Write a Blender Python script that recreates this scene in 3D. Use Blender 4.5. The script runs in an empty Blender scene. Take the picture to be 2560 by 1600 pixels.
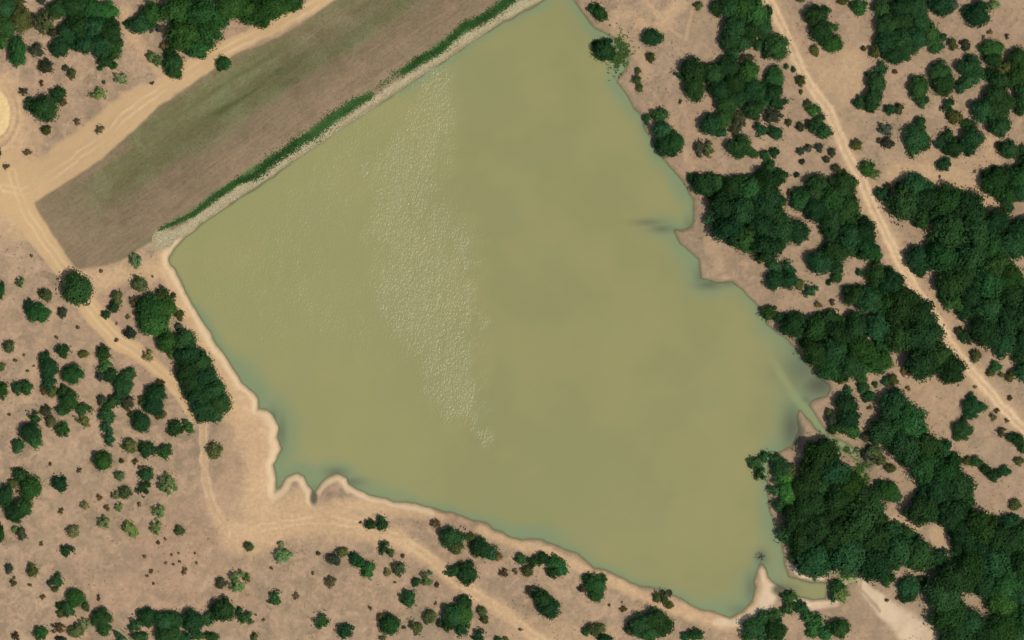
import bpy, math, random
import numpy as np
from mathutils import Vector, Matrix, Euler
random.seed(7); RNG = np.random.default_rng(7)
S = bpy.context.scene
COL = S.collection
MPP = 0.1                                     # metres per photograph pixel
def W(px, py): return ((px - 1280.0) * MPP, (800.0 - py) * MPP)

# ------------------------------------------------------------------ camera, sky, sun, exposure
CAM_H = 1500.0
cd = bpy.data.cameras.new('camera'); cam = bpy.data.objects.new('camera', cd); COL.objects.link(cam)
cam.location = (0, 0, CAM_H); cam.rotation_euler = (0, 0, 0)
cd.sensor_width = 36.0; cd.lens = 36.0 * CAM_H / 256.0
cd.clip_start = 10.0; cd.clip_end = 8000.0
S.camera = cam
SUN_EL = math.radians(59); SUN_AZ = math.atan2(0.86, -0.51)      # from +Y towards +X
sdir = Vector((math.sin(SUN_AZ) * math.cos(SUN_EL), math.cos(SUN_AZ) * math.cos(SUN_EL), math.sin(SUN_EL)))
w = bpy.data.worlds.new('World'); S.world = w; w.use_nodes = True
nt = w.node_tree; nt.nodes.clear()
sky = nt.nodes.new('ShaderNodeTexSky'); sky.sky_type = 'NISHITA'; sky.sun_disc = False
sky.sun_elevation = SUN_EL; sky.sun_rotation = SUN_AZ; sky.dust_density = 1.5
bg = nt.nodes.new('ShaderNodeBackground'); bg.inputs['Strength'].default_value = 0.09
wo = nt.nodes.new('ShaderNodeOutputWorld')
nt.links.new(sky.outputs[0], bg.inputs[0]); nt.links.new(bg.outputs[0], wo.inputs[0])
ld = bpy.data.lights.new('sun', 'SUN'); ld.energy = 3.4; ld.angle = math.radians(0.53); ld.color = (1.0, 0.965, 0.91)
sun = bpy.data.objects.new('sun', ld); COL.objects.link(sun)
sun.rotation_euler = sdir.to_track_quat('Z', 'Y').to_euler(); sun.location = sdir * 400
S.view_settings.view_transform = 'Standard'; S.view_settings.look = 'None'
S.view_settings.exposure = 0.0; S.view_settings.gamma = 1.0; S.view_settings.use_curve_mapping = False

# ------------------------------------------------------------------ helpers
def lin(r, g, b):
    f = lambda c: (c / 255.0 / 12.92) if c <= 10 else ((c / 255.0 + 0.055) / 1.055) ** 2.4
    return (f(r), f(g), f(b), 1.0)
def tag(o, label=None, cat=None, group=None, kind=None):
    if label: o['label'] = label
    if cat: o['category'] = cat
    if group: o['group'] = group
    if kind: o['kind'] = kind
    return o
LAT = RNG.random((6, 256, 256))
def vnoise(x, y, k=0):
    xi = np.floor(x).astype(int); yi = np.floor(y).astype(int)
    fx = x - xi; fy = y - yi
    fx = fx * fx * (3 - 2 * fx); fy = fy * fy * (3 - 2 * fy)
    L = LAT[k % 6]; a = xi & 255; b = yi & 255; a1 = (a + 1) & 255; b1 = (b + 1) & 255
    return (L[a, b] * (1 - fx) + L[a1, b] * fx) * (1 - fy) + (L[a, b1] * (1 - fx) + L[a1, b1] * fx) * fy
def fbm(x, y, sc, oct=4, k=0):
    s = 0; amp = 1; tot = 0
    for i in range(oct):
        s = s + amp * vnoise(x * sc + 17.3 * i + 50, y * sc + 9.1 * i + 50, k + i); tot += amp; amp *= 0.5; sc *= 2.03
    return s / tot * 2 - 1
def sstep(a, b, x):
    t = np.clip((x - a) / (b - a), 0, 1); return t * t * (3 - 2 * t)
def seg_dist(X, Y, pts, closed=False, rad=None):
    """distance (m) to a polyline given in photo pixels; rad: per-point radius (px) -> distance divided by radius"""
    P = [W(*p) for p in pts]; n = len(P); best = np.full(X.shape, 1e9)
    for i in range(n if closed else n - 1):
        ax, ay = P[i]; bx, by = P[(i + 1) % n]; dx, dy = bx - ax, by - ay
        t = np.clip(((X - ax) * dx + (Y - ay) * dy) / (dx * dx + dy * dy + 1e-9), 0, 1)
        d = np.hypot(X - ax - t * dx, Y - ay - t * dy)
        if rad is not None: d = d / ((rad[i] * (1 - t) + rad[(i + 1) % n] * t) * MPP)
        best = np.minimum(best, d)
    return best
def inside(X, Y, pts):
    P = [W(*p) for p in pts]; r = np.zeros(X.shape, bool); n = len(P)
    for i in range(n):
        ax, ay = P[i]; bx, by = P[(i + 1) % n]
        if ay == by: continue
        c = ((ay > Y) != (by > Y)) & (X < (bx - ax) * (Y - ay) / (by - ay) + ax); r ^= c
    return r
def sdf(X, Y, pts):
    d = seg_dist(X, Y, pts, True); return np.where(inside(X, Y, pts), -d, d)
def mesh_np(name, co, faces, mat=None, attrs=None, smooth=True):
    me = bpy.data.meshes.new(name); co = np.asarray(co, np.float32); faces = np.asarray(faces, np.int32)
    k = faces.shape[1]; me.vertices.add(len(co)); me.vertices.foreach_set('co', co.ravel())
    me.loops.add(faces.size); me.loops.foreach_set('vertex_index', faces.ravel())
    me.polygons.add(len(faces)); me.polygons.foreach_set('loop_start', np.arange(0, faces.size, k, dtype=np.int32))
    me.polygons.foreach_set('use_smooth', np.full(len(faces), smooth))
    if attrs:
        for a, v in attrs.items():
            at = me.attributes.new(a, 'FLOAT', 'POINT'); at.data.foreach_set('value', np.asarray(v, np.float32))
    me.update(calc_edges=True)
    if mat: me.materials.append(mat)
    return me
def obj(name, me, parent=None):
    o = bpy.data.objects.new(name, me); COL.objects.link(o)
    if parent: o.parent = parent
    return o
class NB:
    def __init__(s, name):
        s.m = bpy.data.materials.new(name); s.m.use_nodes = True; s.t = s.m.node_tree; s.t.nodes.clear()
        s.out = s.n('ShaderNodeOutputMaterial')
    def n(s, t, **kw):
        x = s.t.nodes.new(t)
        for k, v in kw.items(): setattr(x, k, v)
        return x
    def l(s, a, b): s.t.links.new(a, b)
    def put(s, sock, v):
        if hasattr(v, 'is_output'): s.l(v, sock)
        else: sock.default_value = v
    def attr(s, n): return s.n('ShaderNodeAttribute', attribute_name=n).outputs['Fac']
    def noise(s, scale, detail=4, rough=0.55, dist=0.0, vec=None):
        x = s.n('ShaderNodeTexNoise'); x.inputs['Scale'].default_value = scale; x.inputs['Detail'].default_value = detail
        x.inputs['Roughness'].default_value = rough; x.inputs['Distortion'].default_value = dist
        s.l(vec if vec else s.pos(), x.inputs['Vector']); return x.outputs['Fac']
    def pos(s):
        if not hasattr(s, '_p'): s._p = s.n('ShaderNodeNewGeometry').outputs['Position']
        return s._p
    def math(s, op, a, b=0.0, clamp=False):
        x = s.n('ShaderNodeMath', operation=op, use_clamp=clamp); s.put(x.inputs[0], a); s.put(x.inputs[1], b); return x.outputs[0]
    def rng(s, v, a, b, c=0.0, d=1.0):
        x = s.n('ShaderNodeMapRange'); x.interpolation_type = 'SMOOTHSTEP'; s.put(x.inputs[0], v)
        for i, q in enumerate((a, b, c, d)): x.inputs[i + 1].default_value = q
        return x.outputs[0]
    def mix(s, f, a, b, mode='MIX'):
        x = s.n('ShaderNodeMix', data_type='RGBA', blend_type=mode); s.put(x.inputs[0], f); s.put(x.inputs[6], a); s.put(x.inputs[7], b); return x.outputs[2]
    def bump(s, h, st=0.5, dist=0.1):
        x = s.n('ShaderNodeBump'); x.inputs['Strength'].default_value = st; x.inputs['Distance'].default_value = dist
        s.l(h, x.inputs['Height']); return x.outputs[0]

# ------------------------------------------------------------------ the layout (photo pixels)
SHORE = [(1349,4),(1333,13),(1280,42),(1248,57),(1169,106),(1103,153),(1037,196),(984,233),(918,275),(852,317),(799,355),(746,389),
 (680,440),(640,466),(595,493),(529,538),(489,569),(455,593),(429,625),(418,646),(423,662),(444,691),(463,733),(481,770),(500,797),
 (519,829),(550,879),(579,919),(608,964),(632,983),(643,998),(646,1026),(669,1027),(682,1043),(694,1067),(690,1091),(701,1123),
 (680,1162),(688,1197),(688,1232),(708,1214),(719,1194),(740,1186),(759,1194),(766,1211),(776,1229),(780,1252),(790,1228),(804,1211),
 (822,1194),(844,1187),(862,1194),(870,1213),(894,1228),(926,1240),(965,1248),(984,1257),(1037,1261),(1074,1271),(1116,1282),
 (1169,1298),(1222,1316),(1248,1332),(1280,1348),(1306,1352),(1354,1353),(1391,1365),(1420,1380),(1441,1385),(1465,1406),(1481,1420),
 (1518,1430),(1558,1451),(1597,1467),(1645,1475),(1677,1488),(1709,1504),(1746,1528),(1783,1533),(1822,1547),(1857,1533),(1886,1504),
 (1891,1465),(1886,1451),(1896,1425),(1902,1412),(1912,1425),(1914,1443),(1936,1462),(1960,1473),(1985,1488),(1999,1496),(2031,1504),
 (2068,1502),(2071,1459),(2058,1453),(2026,1454),(1994,1443),(1973,1438),(1965,1412),(1962,1372),(1944,1327),(1936,1300),(1925,1266),
 (1920,1226),(1924,1180),(1930,1145),(1960,1130),(1985,1115),(1998,1080),(1997,1040),(2001,1028),(2013,1046),(2047,1083),(2068,1098),
 (2105,1125),(2137,1152),(2150,1178),(2158,1172),(2146,1125),(2105,1099),(2071,1080),(2047,1046),(2026,1012),(2034,1001),(2068,996),
 (2079,975),(2076,959),(2058,948),(2042,927),(2018,903),(1999,879),(1981,858),(1952,834),(1920,808),(1896,762),(1875,741),(1851,717),
 (1830,702),(1783,702),(1756,694),(1751,670),(1748,646),(1730,625),(1703,606),(1693,585),(1687,577),(1703,580),(1727,572),(1735,556),
 (1738,519),(1735,495),(1724,474),(1711,453),(1687,424),(1664,400),(1650,384),(1635,349),(1619,325),(1603,286),(1582,254),(1566,230),
 (1545,204),(1553,190),(1571,169),(1572,148),(1568,119),(1545,98),(1518,82),(1486,69),(1470,48),(1455,21),(1439,0),(1425,-25),(1385,-22)]
DAM = [(85,506),(119,485),(169,453),(238,408),(254,397),(344,317),(397,265),(450,233),(503,196),(593,132),(640,118),(719,80),(780,40),
 (835,2),(960,-80),(1480,-80),(1349,4),(1280,42),(1169,106),(1103,153),(1037,196),(984,233),(918,275),(852,317),(799,355),(746,389),(680,440),
 (640,466),(595,493),(529,538),(489,569),(455,593),(415,615),(384,600),(370,609),(317,646),(265,665),(190,672),(159,628),(124,575),(90,519)]
TRACK = [(1880,-100),(1925,0),(1954,66),(1981,124),(2007,180),(2039,233),(2071,272),(2092,325),(2121,394),(2158,461),(2192,538),(2224,604),
 (2251,659),(2290,723),(2338,792),(2375,858),(2409,906),(2449,953),(2502,1012),(2555,1070),(2640,1160)]
WESTROAD = ([(30,430),(60,520),(110,600),(170,680),(225,770),(290,845),(350,885),(410,935),(450,985),(482,1045)], [50,36,30,28,26,26,22,20,14,9])
DAMROAD = ([(10,470),(60,480),(160,420),(260,345),(330,275),(420,215),(520,152),(600,108),(700,60),(800,5),(860,-40)], [70,70,62,58,52,34,30,22,20,20,20])
SANDS = [
 ([(0,250),(20,340),(40,430),(50,520)], [60,75,80,70], .9),
 ([(230,705),(300,690),(380,670),(420,680)], [34,30,26,20], .8),
 ([(412,660),(460,770),(540,890),(600,975),(635,1010)], [28,24,24,30,34], .95),
 ([(600,1000),(645,1080),(650,1180),(640,1260),(700,1290)], [55,58,52,44,42], .95),
 ([(600,1340),(700,1315),(800,1300),(900,1315),(1000,1350),(1080,1400),(1130,1445),(1200,1490),(1290,1555),(1400,1640)], [48,46,44,34,24,20,18,18,20,26], .95),
 ([(700,1250),(800,1275),(900,1265),(1000,1275),(1100,1295)], [26,30,22,18,12], .8),
 ([(1200,1330),(1400,1392),(1460,1425),(1600,1485),(1700,1525),(1850,1565),(1905,1490),(1915,1440)], [12,12,14,14,18,22,26,14], .9),
 ([(1300,1570),(1400,1590),(1520,1590)], [40,30,25], .4),
 ([(508,1060),(512,1190),(530,1260),(570,1330)], [8,9,14,24], .65),
 ([(1612,0),(1655,52),(1700,92)], [6,6,5], .5), ([(1732,20),(1716,95)], [5,5], .5), ([(1680,300),(1700,360),(1730,420)], [8,9,8], .35),
 ([(150,770),(110,850),(60,1000)], [10,14,20], .25), ([(560,1080),(580,1180),(540,1260)], [16,24,22], .3),
 ([(2070,190),(2115,215),(2130,150)], [60,60,40], .55),
 ([(2230,430),(2370,434),(2440,475),(2500,535)], [25,30,34,14], .6),
 ([(2290,390),(2470,400)], [18,18], .3),
 ([(2480,330),(2480,400)], [24,30], .4),
 ([(1700,10),(1640,90),(1600,60)], [20,22,18], .5),
 ([(1560,40),(1540,80),(1590,120),(1620,180)], [20,20,16,20], .35),
 ([(270,40),(320,30),(330,90),(370,140),(420,200)], [16,18,14,16,20], .6),
 ([(1770,600),(1790,625),(1800,672)], [14,18,10], .3),
 ([(2330,960),(2360,1050)], [50,60], .25),
 ([(2240,1300),(2290,1315)], [14,14], .5), ([(2340,1335),(2355,1365),(2375,1390)], [22,22,10], .5),
]
WASH = ([(2035,1512),(2090,1505)], [10,12]), ([(2105,1455),(2150,1440),(2165,1475),(2210,1520),(2260,1560),(2320,1620)], [9,11,14,25,34,46])

# ------------------------------------------------------------------ the terrain sheet
ST = 0.4
def axis(h):
    a = list(np.arange(-h, h + 1e-6, ST)); e = []; s = ST * 2; v = h
    while v < 3600: v += s; e.append(v); s *= 1.35
    return np.array([-q for q in reversed(e)] + a + e)
AX, AY = axis(140.0), axis(92.0)
X, Y = np.meshgrid(AX, AY, indexing='ij')
wx = X + 0.45 * fbm(X, Y, .4, 4, 0); wy = Y + 0.45 * fbm(X, Y, .4, 4, 2)
D = sdf(wx, wy, SHORE)                       # > 0 on land
far = np.hypot(np.maximum(np.abs(X) - 140, 0), np.maximum(np.abs(Y) - 92, 0))
calm = sstep(60, 0, far)
dl = np.maximum(D, 0); dw = np.maximum(-D, 0)
zl = 0.75 * (1 - np.exp(-dl / 3.0)) + 0.018 * np.minimum(dl, 90) + (0.22 * fbm(X, Y, .07, 4, 1) + 0.05 * fbm(X, Y, .6, 2, 3)) * (1 - np.exp(-dl / 4)) * (0.3 + 0.7 * calm)
zw = -0.35 * (1 - np.exp(-dw / 1.2)) - 2.6 * sstep(3, 30, dw)
Z = np.where(D > 0, zl, zw)
# dam coordinates: s across (0 = dry toe, 27.5 m = waterline), t along
a0 = W(85, 506); ex, ey = 0.831, 0.556; nx, ny = 0.556, -0.831
s_ = (X - a0[0]) * nx + (Y - a0[1]) * ny; t_ = (X - a0[0]) * ex + (Y - a0[1]) * ey
Ddam = sdf(X + .25 * fbm(X, Y, .5, 2, 4), Y + .25 * fbm(X, Y, .5, 2, 5), DAM)
endf = sstep(-4.0, 34.0, t_ + 0.18 * s_) * sstep(176, 150, t_)
prof = np.interp(s_, [-6, -3, 3, 15.5, 17, 21.5, 23.0, 27.6, 30], [0, 0.1, 0.9, 3.3, 3.5, 3.5, 3.2, 0.0, -1.2])
prof = prof * (0.94 + .08 * fbm(X, Y, .12, 3, 2))
dmask = sstep(0.8, -2.5, Ddam)
Z = np.where(s_ < 27.6, np.maximum(Z, prof * endf * np.where(s_ > 20, 1, dmask) * (t_ > -3)), Z)
# rims of the round sandy pad at the left edge, wheel ruts, little wash channel
pr = np.hypot((X - W(-14, 285)[0]) / 4.2, (Y - W(-14, 285)[1]) / 6.0)
Z += 0.25 * np.exp(-((pr - 1.12) / .05) ** 2) + 0.3 * np.exp(-((pr - 1.5) / .07) ** 2) + .25 * sstep(1.0, .6, pr)
dtr = seg_dist(wx, wy, TRACK)
Z -= 0.10 * sstep(1.7, 1.0, dtr) * (1 - .7 * sstep(.45, .1, dtr))
dwa = np.minimum(seg_dist(X, Y, WASH[1][0]), seg_dist(X, Y, WASH[0][0]))
Z -= 0.25 * sstep(2.2, .4, dwa) * (D > .5)
def zat(x, y):
    i = np.clip(np.searchsorted(AX, x) - 1, 0, len(AX) - 2); j = np.clip(np.searchsorted(AY, y) - 1, 0, len(AY) - 2)
    fx = (x - AX[i]) / (AX[i + 1] - AX[i]); fy = (y - AY[j]) / (AY[j + 1] - AY[j])
    return float((Z[i, j] * (1 - fx) + Z[i + 1, j] * fx) * (1 - fy) + (Z[i, j + 1] * (1 - fx) + Z[i + 1, j + 1] * fx) * fy)
# what each patch of the ground is made of
edge = 0.28 * fbm(X, Y, .25, 4, 3)
sand = np.zeros(X.shape)
for pts, rad, st in SANDS:
    q = seg_dist(wx, wy, pts, rad=rad); sand = np.maximum(sand, st * sstep(1.55, .35, q + edge * 1.7 + .22 * fbm(X, Y, .9, 3, 1)))
qd = seg_dist(wx, wy, DAMROAD[0], rad=DAMROAD[1]); qw = seg_dist(wx, wy, WESTROAD[0], rad=WESTROAD[1])
road = np.maximum(sstep(1.1, .75, qd + edge) * .9, sstep(1.08, .86, qw + edge * .6))
trk = sstep(1.9, .95, dtr + edge * 1.6 + .25 * fbm(X, Y, .9, 3, 4)) - .5 * sstep(.38, .1, dtr) * sstep(-.2, .4, fbm(X, Y, .12, 3, 2))
SPATH = [(600,1330),(700,1310),(800,1298),(900,1310),(1000,1345),(1080,1398),(1130,1445),(1200,1490),(1290,1555),(1400,1640)]
lr = [(seg_dist(wx, wy, q_), .62) for q_ in (WESTROAD[0], DAMROAD[0], SPATH, [(508,1060),(512,1190),(530,1260),(570,1330)])]
rut2 = np.zeros(X.shape)
for d_, w_ in lr: rut2 = np.maximum(rut2, sstep(.42, .08, np.abs(d_ - .8)))
rut2 *= sstep(-.5, .3, fbm(X, Y, .15, 3, 1))
rut = sstep(.5, .1, np.abs(dtr - .75)) * sstep(1.4, 1.1, dtr)
verge = sstep(4.2, 1.4, dtr + edge * 3) * .4
beach = sstep(2.1, 1.0, D * (1.05 + .7 * fbm(X, Y, .07, 3, 5)) + edge * 1.8) * (D > -.6)
beach = beach * np.where(s_ * (t_ > 40) > 22, 0.0, 1.0)
wet = sstep(.55, -.05, D + .2 * edge)
EXW = [([(1900,1425),(1925,1470),(1912,1520),(1865,1556),(1790,1556)], [8,20,24,16,9]), ([(1972,1412),(2000,1438),(2055,1449)], [6,7,6]), ([(1985,1500),(2040,1512),(2075,1508)], [8,9,10])]
wash = np.maximum.reduce([sstep(1.3, .5, seg_dist(wx, wy, p_, rad=r_) + edge) for p_, r_ in EXW] + [sstep(1.2, .6, seg_dist(wx, wy, WASH[0][0], rad=WASH[0][1]) + edge), sstep(1.2, .6, seg_dist(wx, wy, WASH[1][0], rad=WASH[1][1]) + edge)])
gully = sstep(.55, .15, seg_dist(wx, wy, [(2150,1430),(2152,1470),(2185,1510),(2200,1530)])) * .8
dam = sstep(.35, -.45, Ddam)
sn = s_ + 1.9 * fbm(t_ * .22, s_, .3, 5, 1)
olive = dam * np.interp(sn, [-4, -2.2, .5, 9.5, 12.5, 14.5, 20], [.25, .5, 1, 1, .45, .08, .0])
olive *= np.interp(t_, [6, 16, 30, 66, 80, 92, 120], [.15, .8, 1.1, 1.0, .55, .7, .7]) * np.where(s_ < 2.5, np.interp(t_, [20, 27, 30], [.1, .2, 1]), 1)
olive += dam * .5 * np.exp(-((sn - 10) / 1.6) ** 2) * sstep(45, 62, t_)
streak = dam * np.maximum(np.exp(-((sn - 7.5) / .75) ** 2), .6 * np.exp(-((sn - 2.0) / .6) ** 2)) * sstep(32, 48, t_) * sstep(84, 68, t_)
pinkp = dam * np.maximum(sstep(.25, .6, fbm(X, Y, .13, 3, 5)) * .8, sstep(1.4, .3, np.hypot((X - W(870, 52)[0]) / 3.2, (Y - W(870, 52)[1]) / 2.0) + edge) * 1.6)
green = dam * np.exp(-((s_ - 24.2 + .8 * fbm(X, Y, .2, 3, 0)) / 1.0) ** 4)
gdens = np.interp(t_, [22, 30, 40, 50, 60, 78, 84, 86, 92, 96, 118, 140], [.35, .6, .8, 1, 1, 1, .8, .12, .3, .9, 1, 1])
green = green * gdens
ripw = .55 * fbm(t_ * 1.0, t_ * 0 + 3.0, .12, 3, 2)
rip = dam * sstep(24.9, 25.9, s_ + .9 * fbm(X, Y, .45, 3, 1) - ripw) * sstep(14, 22, t_) * (.8 + .35 * fbm(X, Y, .8, 3, 2))
rip = np.maximum(rip, sstep(3.6, 1.2, np.hypot(X - W(412, 597)[0], Y - W(412, 597)[1]) + edge * 3) * (D > 0))
grey = sstep(.05, .5, fbm(X, Y, .045, 4, 4)) * .7
scrub = np.clip(sstep(2350, 1900, X * 10 + 1280) * 0, 0, 1)
eastside = sstep(1500, 1800, X * 10 + 1280)
pink = sstep(.0, .55, fbm(X, Y, .06, 4, 2))
padd = sstep(1.04, .96, pr)
mud = np.zeros(X.shape)
for (mx, my, rx, ry) in [(2035,965,50,35),(1985,1075,26,50),(1955,1475,30,16),(1905,1385,14,22),(785,1245,12,20),(2170,1140,22,40)]:
    g = W(mx, my); mud = np.maximum(mud, sstep(1.3, .5, np.hypot((X - g[0]) / rx / MPP, (Y - g[1]) / ry / MPP) + edge))
lush = np.zeros(X.shape)
for (mx, my, rx, ry) in [(2150,1185,20,34),(2105,1120,36,16),(1550,130,26,40),(2120,1440,30,20)]:
    g = W(mx, my); lush = np.maximum(lush, sstep(1.3, .4, np.hypot((X - g[0]) / rx / MPP, (Y - g[1]) / ry / MPP) + edge))
ATT = dict(rut2=rut2, sand=np.clip(np.maximum(sand, verge), 0, 1), road=np.clip(road, 0, 1), trk=np.clip(trk, 0, 1), rut=rut, beach=beach * (1 - dam), wet=wet, wash=np.clip(wash * (.9 + .4 * fbm(X, Y, .35, 4, 2)) - gully, 0, 1),
           dam=dam, olive=np.clip(olive, 0, 1), streak=streak, pinkp=pinkp, green=green, rip=rip, grey=grey, pink=pink, pad=padd, mud=mud, lush=lush, east=eastside)

# ground material
g = NB('dry_earth'); A = g.attr
n1 = g.noise(.12, 7, .7, .8); n2 = g.noise(1.1, 5, .65); n3 = g.noise(5.0, 3, .6); n4 = g.noise(.035, 3, .5)
c = g.mix(g.rng(n1, .35, .65), lin(142,121,95), lin(162,137,107))
n5 = g.noise(.33, 5, .6, .6)
c = g.mix(g.rng(n5, .42, .66, 0, .8), c, lin(178,147,117))
c = g.mix(g.rng(n5, .45, .3, 0, .7), c, lin(140,121,96))
c = g.mix(g.math('MULTIPLY', A('pink'), .45), c, lin(168,135,107))
c = g.mix(g.math('MULTIPLY', A('grey'), .5), c, lin(150,132,106))
c = g.mix(g.math('MULTIPLY', A('east'), .3), c, lin(153,129,101))
c = g.mix(A('sand'), c, g.mix(g.rng(n1, .3, .7), lin(199,166,124), lin(186,152,114)))
c = g.mix(A('road'), c, g.mix(g.rng(n2, .3, .7), lin(198,166,122), lin(183,149,106)))
c = g.mix(g.math('MULTIPLY', A('rut2'), .45), c, lin(216,186,142))
c = g.mix(g.rng(g.noise(.8, 6, .7, 1.5), .62, .72, 0, .55), c, lin(204,176,140))
c = g.mix(g.rng(g.noise(.55, 6, .75, .8), .36, .28, 0, .5), c, lin(128,108,82))
c = g.mix(A('pad'), c, lin(213,184,130))
c = g.mix(A('beach'), c, g.mix(g.rng(n2, .3, .7), lin(214,187,147), lin(198,168,130)))
c = g.mix(g.math('MULTIPLY', A('trk'), .85), c, lin(198,166,126))
c = g.mix(g.math('MULTIPLY', A('rut'), .6), c, lin(218,188,148))
c = g.mix(A('wash'), c, g.mix(g.rng(n2, .35, .65), lin(214,190,156), lin(200,172,138)))
turf = g.mix(g.rng(n1, .35, .65), lin(118,101,76), lin(131,112,86))
mpd = g.n('ShaderNodeMapping'); mpd.inputs['Rotation'].default_value = (0, 0, -.59); mpd.inputs['Scale'].default_value = (.25, 1.6, 1); g.l(g.pos(), mpd.inputs[0])
mpd.vector_type = 'TEXTURE'; mpd.inputs['Rotation'].default_value = (0, 0, .59); mpd.inputs['Scale'].default_value = (7.0, .45, 1)
ns = g.noise(1.0, 6, .7, vec=mpd.outputs[0])
turf = g.mix(g.rng(ns, .35, .7, 0, .75), turf, lin(141,120,93))
turf = g.mix(g.math('MULTIPLY', A('pinkp'), .5), turf, lin(148,121,96))
turf = g.mix(g.math('MULTIPLY', A('olive'), g.math('MULTIPLY', g.rng(n2, .1, .75, .65, 1.0), g.rng(ns, .3, .7, 1.0, .72))), turf, g.mix(g.rng(n1, .4, .62), lin(98,98,60), lin(107,113,74)))
turf = g.mix(g.math('MULTIPLY', A('streak'), g.rng(n1, .35, .6)), turf, lin(84,88,48))
c = g.mix(A('dam'), c, turf)
c = g.mix(g.math('MULTIPLY', A('green'), .8), c, g.mix(n2, lin(70,104,58), lin(52,88,44)))
c = g.mix(A('rip'), c, g.mix(g.rng(n3, .35, .65), lin(178,166,132), lin(152,142,106)))
c = g.mix(g.math('MULTIPLY', A('lush'), .7), c, lin(92,124,58))
c = g.mix(g.math('MULTIPLY', A('wet'), .55), c, lin(118,106,74))
c = g.mix(A('mud'), c, g.mix(n2, lin(104,100,76), lin(92,86,66)))
f = g.math('ADD', g.math('MULTIPLY', g.rng(n2, .2, .8), .26), .87)
f = g.math('MULTIPLY', f, g.math('ADD', g.math('MULTIPLY', g.rng(n3, .2, .8), .15), .925))
f = g.math('MULTIPLY', f, g.math('ADD', g.math('MULTIPLY', g.rng(n4, .3, .7), .12), .94))
sc_ = g.n('ShaderNodeVectorMath', operation='SCALE'); g.l(c, sc_.inputs[0]); g.l(f, sc_.inputs['Scale'])
b = g.n('ShaderNodeBsdfPrincipled'); g.l(sc_.outputs[0], b.inputs['Base Color']); b.inputs['Roughness'].default_value = .95
b.inputs['Specular IOR Level'].default_value = .15
hgt = g.math('ADD', g.math('MULTIPLY', n2, .6), g.math('MULTIPLY', n3, .4))
g.l(g.bump(hgt, .45, .4), b.inputs['Normal']); g.l(b.outputs[0], g.out.inputs[0])
GROUND = g.m

# one sheet, cut into the pieces that have names of their own
NXv, NYv = X.shape
idx = np.arange(NXv * NYv).reshape(NXv, NYv)
quads = np.stack([idx[:-1, :-1], idx[1:, :-1], idx[1:, 1:], idx[:-1, 1:]], -1).reshape(-1, 4)
fc = lambda a: .25 * (a[:-1, :-1] + a[1:, :-1] + a[1:, 1:] + a[:-1, 1:]).ravel()
fD, fdam, ftr, frd, fsd, fws = fc(D), fc(Ddam), fc(dtr), fc(road), fc(sand), fc(wash)
cls = np.zeros(len(quads), int)
cls[frd > .5] = 2; cls[ftr < 1.5] = 3; cls[(fD < 1.3)] = 4; cls[fws > .5] = 5; cls[fdam < 0] = 1; cls[fD < -.8] = 6
co = np.stack([X.ravel(), Y.ravel(), Z.ravel()], -1)
flat = {k: v.ravel() for k, v in ATT.items()}
for k, nm in enumerate(['ground', 'dam_embankment', 'sandy_road', 'dirt_track', 'sandy_shore', 'sandy_wash', 'reservoir_bed']):
    q = quads[cls == k]
    if not len(q): continue
    u, inv = np.unique(q, return_inverse=True)
    o = obj(nm, mesh_np(nm, co[u], inv.reshape(-1, 4), GROUND, {a: v[u] for a, v in flat.items()}))
    tag(o, kind='structure')

# ------------------------------------------------------------------ the water
ws = 0.6; gx = np.arange(W(395, 0)[0], W(2185, 0)[0], ws); gy = np.arange(W(0, 1570)[1], W(0, -60)[1], ws)
WX, WY = np.meshgrid(gx, gy, indexing='ij')
wwx = WX + 0.45 * fbm(WX, WY, .4, 4, 0); wwy = WY + 0.45 * fbm(WX, WY, .4, 4, 2)
wd = -sdf(wwx, wwy, SHORE)
def blob(lst):
    r = np.zeros(WX.shape)
    for (mx, my, rx, ry, st) in lst:
        q = W(mx, my); r = np.maximum(r, st * np.exp(-(((WX - q[0]) / rx / MPP) ** 2 + ((WY - q[1]) / ry / MPP) ** 2)))
    return r
shelf = 1.0 + 2.2 * blob([(700,1080,90,140,1), (760,1190,120,50,1), (900,1220,120,40,.8), (640,930,60,90,.8), (1720,700,80,80,.8), (1610,560,110,45,1),
    (1700,480,40,110,.6), (1560,120,60,110,.9), (2000,960,160,140,1), (1960,1080,70,90,1), (1860,1500,90,60,1), (1300,1330,140,30,.7), (1940,1350,50,120,1), (1640,330,30,90,.5)])
shelf *= np.where(WX < W(1000, 0)[0], np.where(WY > W(0, 760)[1], .35, 1), 1)
shelf *= np.where((WX > W(1960, 0)[0]) & (WY < W(0, 1400)[1]), .3, 1)
shallow = np.exp(-np.maximum(wd, 0) / (1.9 * shelf)) * (1 + .35 * fbm(WX, WY, .12, 3, 1))
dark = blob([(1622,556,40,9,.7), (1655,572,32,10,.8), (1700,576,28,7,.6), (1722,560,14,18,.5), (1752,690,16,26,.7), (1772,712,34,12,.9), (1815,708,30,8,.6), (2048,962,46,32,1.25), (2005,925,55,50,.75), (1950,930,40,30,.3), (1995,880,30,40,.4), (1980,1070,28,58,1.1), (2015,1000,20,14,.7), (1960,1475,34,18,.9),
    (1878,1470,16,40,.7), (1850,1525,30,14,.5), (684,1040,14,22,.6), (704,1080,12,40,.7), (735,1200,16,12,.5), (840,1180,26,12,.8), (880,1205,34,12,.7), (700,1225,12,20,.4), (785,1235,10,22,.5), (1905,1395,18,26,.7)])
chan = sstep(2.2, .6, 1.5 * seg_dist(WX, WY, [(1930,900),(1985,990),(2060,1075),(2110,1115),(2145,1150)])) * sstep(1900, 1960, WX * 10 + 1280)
dark = dark * (1 - .8 * chan)
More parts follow.
